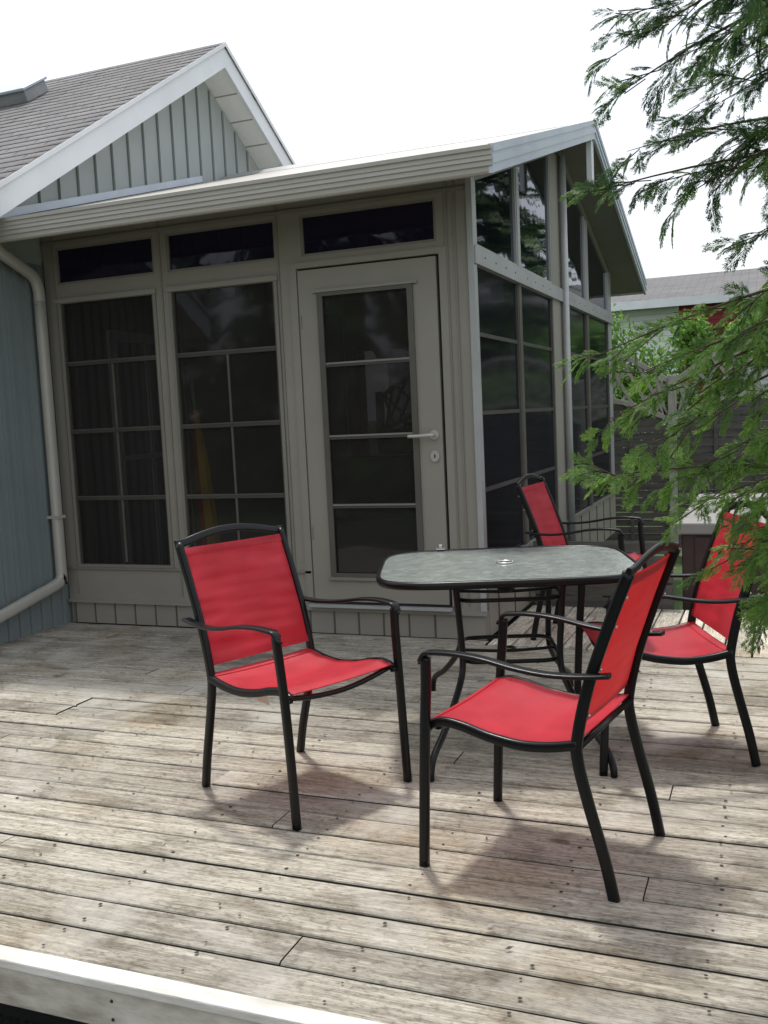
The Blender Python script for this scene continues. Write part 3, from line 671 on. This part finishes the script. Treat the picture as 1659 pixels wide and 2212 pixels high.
# ------------------------------------------------------------------ hot tub & low screen
HT=thing('hot_tub',(2.1,2.2,-.45),'dark brown hot tub with grey vinyl cover beside the deck','hot tub')
hb2=(2.1,2.2,-.45)
h=MB(); h.box(1.02,3.1,1.2,3.2,-.45,.48,M['tub'])
for xx in np.arange(1.1,3.1,.14): h.box(xx,xx+.11,1.188,1.1995,-.4,.46,M['tub'])
for yy in np.arange(1.28,3.1,.14): h.box(1.008,1.0195,yy,yy+.11,-.4,.46,M['tub'])
h.obj('cabinet',hb2,HT)
h=MB(); h.box(.98,3.14,1.16,2.19,.481,.56,M['cover']); h.box(.98,3.14,2.2,3.24,.481,.56,M['cover']); h.obj('cover',hb2,HT,bevel=.015)
LS=thing('low_slatted_screen',(.5,1.12,-.45),'low dark slatted wooden screen at the end of the deck','screen')
h=MB()
for z_ in np.arange(-.4,.38,.095): h.box(.04,.96,1.10,1.12,z_,z_+.08,M['fence'])
h.obj('slat',(.5,1.12,-.45),LS)
for xx in (.04,.5,.91):
    h=MB(); h.box(xx,xx+.05,1.1205,1.16,-.45,.40,M['fence']); h.obj('post',(.5,1.12,-.45),LS)

# ------------------------------------------------------------------ fence
FY=6.3
posts=[-3.15,-1.32,.49,2.30,4.11,5.92]
for i in range(len(posts)-1):
    x0,x1=posts[i]+.045,posts[i+1]-.045
    F=thing('wooden_fence',((x0+x1)/2,FY,-.45),'weathered dark slatted fence section with arched lattice top','fence','weathered arched fence sections')
    fb=((x0+x1)/2,FY,-.45)
    zlo=lambda s_:1.16+.26*math.sin(math.pi*s_)
    zhi=lambda s_:1.60+.38*math.sin(math.pi*s_)
    h=MB(); z_=-.35
    while z_<1.42:
        zt=z_+.10
        if zt<=1.16: xa_,xb_=x0,x1
        else:
            q_=(zt-1.16)/.26
            if q_>=1: break
            s_=math.asin(q_)/math.pi
            xa_=x0+s_*(x1-x0); xb_=x1-s_*(x1-x0)
        dy=.014*(int(round(z_/.085))%2)
        h.box(xa_,xb_,FY-.015+dy,FY-.003+dy,z_,zt-.02,M['fence']); z_+=.085
    for k in range(1,4): 
        xm=x0+(x1-x0)*k/4; h.box(xm-.02,xm+.02,FY-.03,FY-.0155,-.35,zlo(k/4)-.02,M['fence'])
    h.obj('slats',fb,F)
    h=MB()
    ss=np.linspace(0,1,21)
    for fn in (zlo,zhi):
        h.sweep([(x0+(x1-x0)*s_,FY,fn(s_)) for s_ in ss],[(-.026,-.026),(.026,-.026),(.026,.026),(-.026,.026)],M['lattice'],up=(0,1,0),sub=1,smooth=False)
    for s_ in np.arange(-.12,1.0,.115):
        for dr_ in (1,-1):
            a0=s_ if dr_>0 else s_+.2; a1=s_+.2 if dr_>0 else s_
            a0=min(max(a0,0.01),.99); a1=min(max(a1,.01),.99)
            h.sweep([(x0+(x1-x0)*a0,FY+.006*dr_,zlo(a0)),(x0+(x1-x0)*a1,FY+.006*dr_,zhi(a1))],[(-.018,-.005),(.018,-.005),(.018,.005),(-.018,.005)],M['lattice'],up=(0,1,0),sub=1,smooth=False)
    h.obj('lattice',fb,F)
for x_ in posts:
    F=thing('fence_post',(x_,FY,-.45),'weathered square wooden fence post','fence post','weathered fence posts')
    h=MB(); h.box(x_-.045,x_+.045,FY-.045,FY+.045,-.45,1.66,M['lattice']); h.obj('post',(x_,FY,-.45),F,bevel=.006)

# ------------------------------------------------------------------ foliage tools
def fast_mesh(name,V_,Q_,tint,mats):
    me=bpy.data.meshes.new(name); nv=len(V_); nq=len(Q_)
    me.vertices.add(nv); me.vertices.foreach_set('co',V_.astype(np.float32).ravel())
    me.loops.add(nq*4); me.loops.foreach_set('vertex_index',Q_.astype(np.int32).ravel())
    me.polygons.add(nq); me.polygons.foreach_set('loop_start',np.arange(0,nq*4,4,dtype=np.int32)); me.polygons.foreach_set('loop_total',np.full(nq,4,dtype=np.int32))
    a=me.attributes.new('tint','FLOAT','POINT'); a.data.foreach_set('value',tint.astype(np.float32))
    for m in mats: me.materials.append(m)
    me.update(calc_edges=True); return me
def frond(nb=9,wk=1.0):
    V_=[];Q_=[]
    def leaf(p,dr,l,w):
        w*=wk
        d_=np.array([math.cos(dr),math.sin(dr)]); n_=np.array([-d_[1],d_[0]]); p=np.array(p)
        z0=lambda q:-.30*q[0]**2-.45*q[1]**2
        pts=[p,p+d_*l*.5+n_*w,p+d_*l,p+d_*l*.5-n_*w]
        b=len(V_); V_.extend([(q[0],q[1],z0(q)+random.uniform(-.02,.02)) for q in pts]); Q_.append((b,b+1,b+2,b+3))
    leaf((0,0),0,1.0,.014)
    for i in range(nb):
        t_=.08+.88*i/nb
        for sg in (-1,1):
            if random.random()<.10: continue
            tt=t_+(.04 if sg>0 else 0)+random.uniform(-.015,.015); Lb=(.42*(1-tt)**.65+.12)*random.uniform(.6,1.2); an=sg*math.radians(random.uniform(26,46))
            leaf((tt,0),an,Lb,.015)
            m_=max(2,int(Lb/.08))
            for k in range(m_):
                u_=(.22+.78*k/m_)*Lb; px=tt+math.cos(an)*u_; py=math.sin(an)*u_
                ll=(.12*(1-.5*k/m_)+.03)*random.uniform(.7,1.2)
                leaf((px,py),an+math.radians(30),ll,.0135); leaf((px,py),an-math.radians(30),ll,.0135)
    leaf((.9,0),0,.18,.016)
    return np.array(V_),np.array(Q_)
random.seed(11)
FR=[frond() for _ in range(5)]
FRW=[frond(6,2.2) for _ in range(3)]
def place(fronds,pos,dr,nrm,length,tb_=0.):
    dr=dr/np.linalg.norm(dr); l=np.cross(nrm,dr); l/=np.linalg.norm(l)+1e-9; n_=np.cross(dr,l)
    fronds.append((pos,np.stack([dr,l*random.uniform(.65,1.0),n_],1)*length,tb_))
def crown_mesh(name,fronds,mats,FRX):
    Vs=[];Qs=[];Ts=[];off=0
    for i,(p,Mx,tb_) in enumerate(fronds):
        V_,Q_=FRX[i%len(FRX)]; w_=V_@Mx.T+p; Vs.append(w_); Qs.append(Q_+off); off+=len(V_)
        tv=rng.random(); Ts.append(np.clip(tv*.60+.30*V_[:,0]+tb_,0,1.3))
    return fast_mesh(name,np.concatenate(Vs),np.concatenate(Qs),np.concatenate(Ts),mats)

# ------------------------------------------------------------------ cedar
TB=np.array([2.02,-2.75,-.45])
tips=[(1.22,-2.91,2.20),(1.25,-2.886,2.30),(1.22,-2.916,2.10),(1.30,-2.90,2.42),(1.26,-2.92,1.97),(1.17,-2.97,1.872),(1.36,-2.92,1.83),
 (1.185,-3.0,1.474),(1.27,-2.98,1.42),(1.21,-3.0,1.315),(1.195,-3.03,1.178),(1.30,-2.98,1.23),(1.39,-2.96,1.09),(1.54,-2.93,.84),(1.48,-2.94,.96),(1.60,-2.90,.90),(1.40,-2.9,2.05),(1.38,-2.85,2.55),(1.42,-2.9,1.36),(1.44,-2.95,1.20),
 (1.56,-2.9,1.0),(1.44,-2.88,2.2),(1.46,-2.85,1.95)]
limbs=[]
for tp_ in tips:
    tp_=np.array(tp_); z0=tp_[2]+random.uniform(.0,.35)
    limbs.append((np.array([TB[0],TB[1],z0]),tp_,.9))
limbs.append((np.array([TB[0],TB[1],.5]),np.array([1.655,-3.33,.40]),.25))
for i in range(84):
    z0=random.uniform(1.05,3.1); a=math.radians(random.uniform(140,262)); L_=random.uniform(.40,.70)
    zt=z0-random.uniform(.05,.40)
    if 1.50<zt<1.80: L_=random.uniform(.34,.52)
    elif zt<1.46: L_=min(L_,.55)
    tp_=np.array([TB[0]+math.cos(a)*L_,TB[1]+math.sin(a)*L_,zt]); limbs.append((np.array([TB[0],TB[1],z0]),tp_,.85))
for i in range(36):
    z0=random.uniform(.5,4.3); a=math.radians(random.uniform(-95,130)); L_=.95*(1-(z0-.4)/4.6)**.6*random.uniform(.55,1.0)
    tp_=np.array([TB[0]+math.cos(a)*L_,TB[1]+math.sin(a)*L_,z0+random.uniform(-.35,.05)]); limbs.append((np.array([TB[0],TB[1],z0]),tp_,.55))
for i in range(14):
    z0=random.uniform(3.2,4.4); a=random.uniform(0,6.28); L_=random.uniform(.2,.5)
    limbs.append((np.array([TB[0],TB[1],z0]),np.array([TB[0]+math.cos(a)*L_,TB[1]+math.sin(a)*L_,z0]),.6))
br=MB(); fr=[]
def rv(s=1.): return np.array([random.gauss(0,s),random.gauss(0,s),random.gauss(0,s)])
for (p0,p1,dens) in limbs:
    L_=np.linalg.norm(p1-p0); mid=(p0+p1)/2+np.array([random.uniform(-.05,.05),random.uniform(-.06,.06),.02+random.uniform(-.03,.05)])
    pts=[p0,p0*.45+mid*.55,mid,mid*.5+p1*.5+np.array([0,0,.01]),p1]
    br.sweep([tuple(q-TB) for q in pts],circ(.009*min(1,L_),5),M['bark'],up=(0,1,0),sub=3,scales=[1,.8,.55,.35,.1])
    nT=max(3,int(L_*16*dens))
    zt=p1[2]; tbase=.26 if .7<zt<1.66 else .02
    for k in range(nT):
        t_=.25+.75*(k+random.random()*.7)/nT; t_=min(t_,1)
        q=(1-t_)**2*p0+2*t_*(1-t_)*mid+t_*t_*p1
        dl=2*(1-t_)*(mid-p0)+2*t_*(p1-mid); dl/=np.linalg.norm(dl)
        sd=np.cross(dl,[0,0,1.]); sd/=np.linalg.norm(sd); sg=1 if k%2 else -1
        td=dl*random.uniform(.5,1.1)+sd*sg*random.uniform(.15,.8)*(1.1-t_)+np.array([0,0,random.uniform(-.60,.40)])
        td/=np.linalg.norm(td); tl_=random.uniform(.05,.15)*(1.15-.5*t_)
        ns=4 if dens>.7 else 2
        qe=q+td*tl_; 
        br.sweep([tuple(q-TB),tuple(qe-TB)],circ(.0018,3),M['bark'],up=(0,1,.3),sub=1)
        for j in range(ns):
            u_=(j+.3)/ns; b_p=q+td*tl_*u_
            dd=td+rv(.35)+sd*(.5 if j%2 else -.5)*(1-u_)+np.array([0,0,-.08])
            nr=np.array([random.uniform(-.9,.9),-random.uniform(.1,1.0),random.uniform(0,1.)])
            place(fr,b_p-TB,dd,nr,random.uniform(.045,.095),tbase+random.uniform(-.1,.1))
for k in range(60):
    t_=random.random(); place(fr,np.array([0,0,4.2+t_*1.0]),np.array([random.uniform(-1,1),random.uniform(-1,1),random.uniform(0,.8)]),np.array([.1,.1,1.]),.2*(1.2-t_))
br.sweep([(0,0,0),(.02,.01,1.5),(-.01,0,3.2),(0,0,5.2)],circ(.075,9),M['bark'],up=(1,0,0),scales=[1.2,.9,.5,.1])
CT=thing('cedar_tree',tuple(TB),'green cedar tree with drooping feathery sprays beside the deck','tree')
br.obj('trunk',(0,0,0),CT)
cm=crown_mesh('crown',fr,[M['cedar']],FR); co=bpy.data.objects.new('crown',cm); COL.objects.link(co); co.parent=CT

fr=[]; tk=MB()
for i in range(420):
    z0=random.uniform(.08,1.0); a=random.uniform(0,2*math.pi); L_=.34*(1.02-z0)**.75*random.uniform(.5,1)
    q=np.array([math.cos(a)*L_,math.sin(a)*L_,z0-.1*L_]); place(fr,q*.8,np.array([math.cos(a),math.sin(a),random.uniform(-.5,.1)]),np.array([random.uniform(-.4,.4),random.uniform(-.4,.4),1.]),random.uniform(.07,.13))
cm2=crown_mesh('conifer_crown',fr,[M['cedar']],FRW)
tk.sweep([(0,0,0),(0,0,.5),(0,0,.98)],circ(.02,8),M['bark'],up=(1,0,0),scales=[1,.6,.1]); 
first=None
for (x_,y_,hh,wd) in [(-16,-14,10,1.2),(-12.5,-13,8.5,1.3),(-9.5,-15,11,1.1),(-6.5,-13.5,9,1.3),(-3.5,-15,10,1.2),(-19.5,-13,9,1.3),(6.2,13,9,1.2),(4.9,16,11,1.1),(8.5,11,8,1.3)]:
    e=thing('conifer_tree',(x_,y_,-.45),'tall dark green conifer on the lawn','tree','tall conifers around the garden'); e.scale=(hh*wd,hh*wd,hh); e.rotation_euler=(0,0,x_)
    if first is None:
        to=tk.obj('trunk',(0,0,0),e); tme=to.data
        first=1
    else:
        to=bpy.data.objects.new('trunk',tme); COL.objects.link(to); to.parent=e
    co=bpy.data.objects.new('crown',cm2); COL.objects.link(co); co.parent=e
def leafbush(name,loc,lumps,n,ls,label,mat):
    e=thing(name,loc,label,'bush' if 'bush' in name else 'tree')
    Ls=np.array(lumps); idx=rng.integers(0,len(Ls),n); c=Ls[idx,:3]; R_=Ls[idx,3]
    d_=rng.normal(size=(n,3)); d_/=np.linalg.norm(d_,axis=1)[:,None]; rad=R_*(rng.random(n)**.45)*(1+.25*rng.normal(size=n)*.5)
    p=c+d_*rad[:,None]; u_=rng.normal(size=(n,3)); u_/=np.linalg.norm(u_,axis=1)[:,None]
    v_=np.cross(u_,rng.normal(size=(n,3))+np.array([0,0,1.5])); v_/=np.linalg.norm(v_,axis=1)[:,None]
    s_=ls*(.6+.8*rng.random(n))[:,None]
    V_=np.stack([p-u_*s_,p+v_*s_*.45,p+u_*s_,p-v_*s_*.45],1).reshape(-1,3); Q_=np.arange(4*n).reshape(-1,4)
    tn=np.repeat(np.clip(.3*rng.random(n)+.5*(rad/R_)*(.5+.5*d_[:,2]),0,1),4)
    me=fast_mesh(name+'_leaves',V_,Q_,tn,[mat]); o=bpy.data.objects.new('crown',me); COL.objects.link(o); o.parent=e
    b=MB()
    for l in lumps[::2]:
        b.sweep([(0,0,0),(l[0]*.4,l[1]*.4,l[2]*.5),(l[0],l[1],l[2])],circ(.03,6),M['bark'],up=(0,1,0),scales=[1,.6,.2])
    b.obj('branch',(0,0,0),e)
random.seed(5)
lm=[(random.uniform(-1.2,1.0),random.uniform(-.6,.6),random.uniform(.9,2.70),random.uniform(.25,.46)) for _ in range(38)]
leafbush('leafy_bush',(.25,8.3,-.45),lm,24000,.042,'bright green leafy bush growing behind the fence',M['leaf'])
lm=[(random.uniform(-1.4,1.5),random.uniform(-.6,.6),random.uniform(.6,2.2),random.uniform(.3,.5)) for _ in range(30)]
leafbush('leafy_bush',(2.9,8.8,-.45),lm,16000,.042,'rounded green bush beyond the fence',M['leaf'])

# ------------------------------------------------------------------ neighbour house
NB=thing('neighbour_house',(0,22.5,-.45),'pale and red sided house with grey shingled roof','house'); nb=(0,22.5,-.45)
w=MB()
w.poly([(-8,19,-.45),(9,19,-.45),(9,19,3.75),(-8,19,3.75)],M['pale'],uv=[(0,0),(17,0),(17,4.2),(0,4.2)])
w.poly([(9,19,-.45),(9,26,-.45),(9,26,3.75),(9,22.5,4.65),(9,19,3.75)],M['pale'],uv=[(0,0),(7,0),(7,4.2),(3.5,5.5),(0,4.2)])
w.poly([(-8,26,-.45),(-8,19,-.45),(-8,19,3.75),(-8,22.5,4.65),(-8,26,3.75)],M['pale'],uv=[(0,0),(7,0),(7,4.2),(3.5,5.5),(0,4.2)])
w.poly([(9,26,-.45),(-8,26,-.45),(-8,26,3.75),(9,26,3.75)],M['pale'],uv=[(0,0),(17,0),(17,4.2),(0,4.2)])
w.obj('wall',nb,NB)
w=MB(); w.poly([(-.50,18.9,-.45),(.85,18.9,-.45),(.85,18.9,3.75),(-.50,18.9,3.75)],M['red'],uv=[(0,0),(1.3,0),(1.3,4.4),(0,4.4)]); w.box(-.57,-.51,18.88,18.99,-.45,3.75,M['white']); w.box(.86,.92,18.88,18.99,-.45,3.75,M['white']); w.obj('red_wall_section',nb,NB)
w=MB()
for sg,ye in ((-1,18.5),(1,26.5)):
    z_=3.72; pts=[(-8.4,22.5,4.74),(9.4,22.5,4.74),(9.4,ye,z_),(-8.4,ye,z_)]; uv=[(0,0),(17.8,0),(17.8,4.4),(0,4.4)]
    if sg<0: pts=pts[::-1]; uv=uv[::-1]
    w.poly(pts,M['nroof'],uv=uv)
w.obj('roof',nb,NB)
w=MB(); w.box(-8.4,9.4,18.44,18.5,3.56,3.75,M['white']); w.obj('gutter',nb,NB)

# ------------------------------------------------------------------ light, sky, camera
wd=bpy.data.worlds.new('World'); scene.world=wd; wd.use_nodes=True; nt=wd.node_tree; nt.nodes.clear()
out=nt.nodes.new('ShaderNodeOutputWorld'); sky=nt.nodes.new('ShaderNodeTexSky'); sky.sky_type='NISHITA'; sky.sun_disc=False
sky.sun_elevation=math.radians(70); sky.sun_rotation=math.radians(-28); sky.dust_density=4
b1=nt.nodes.new('ShaderNodeBackground'); b1.inputs[1].default_value=.06; nt.links.new(sky.outputs[0],b1.inputs[0])
b2=nt.nodes.new('ShaderNodeBackground'); b2.inputs[0].default_value=(.97,.98,1,1); b2.inputs[1].default_value=.9
ad=nt.nodes.new('ShaderNodeAddShader'); nt.links.new(b1.outputs[0],ad.inputs[0]); nt.links.new(b2.outputs[0],ad.inputs[1]); nt.links.new(ad.outputs[0],out.inputs[0])
sl=bpy.data.lights.new('sun','SUN'); sl.energy=3.4; sl.angle=math.radians(5); sl.color=(1,.96,.90)
so=bpy.data.objects.new('sun',sl); COL.objects.link(so)
el=math.radians(70); az=math.radians(-28)
so.rotation_euler=Vector((-math.sin(az)*math.cos(el),-math.cos(az)*math.cos(el),-math.sin(el))).to_track_quat('-Z','Y').to_euler()
cam=bpy.data.cameras.new('camera'); co=bpy.data.objects.new('camera',cam); COL.objects.link(co)
cam.sensor_fit='VERTICAL'; cam.sensor_height=24; cam.lens=24*2102.05/2212; cam.clip_end=1000; cam.clip_start=.05
ya,pi_,ro=.385,.099,-.047
F=Vector((-math.sin(ya)*math.cos(pi_),math.cos(ya)*math.cos(pi_),-math.sin(pi_))); R=Vector((math.cos(ya),math.sin(ya),0)); Uv=R.cross(F)
R2=math.cos(ro)*R+math.sin(ro)*Uv; U2=-math.sin(ro)*R+math.cos(ro)*Uv
mw=Matrix(((R2.x,U2.x,-F.x,1.595),(R2.y,U2.y,-F.y,-5.446),(R2.z,U2.z,-F.z,1.353),(0,0,0,1)))
co.matrix_world=mw; scene.camera=co
scene.view_settings.view_transform='Standard'; scene.view_settings.look='None'; scene.view_settings.exposure=0
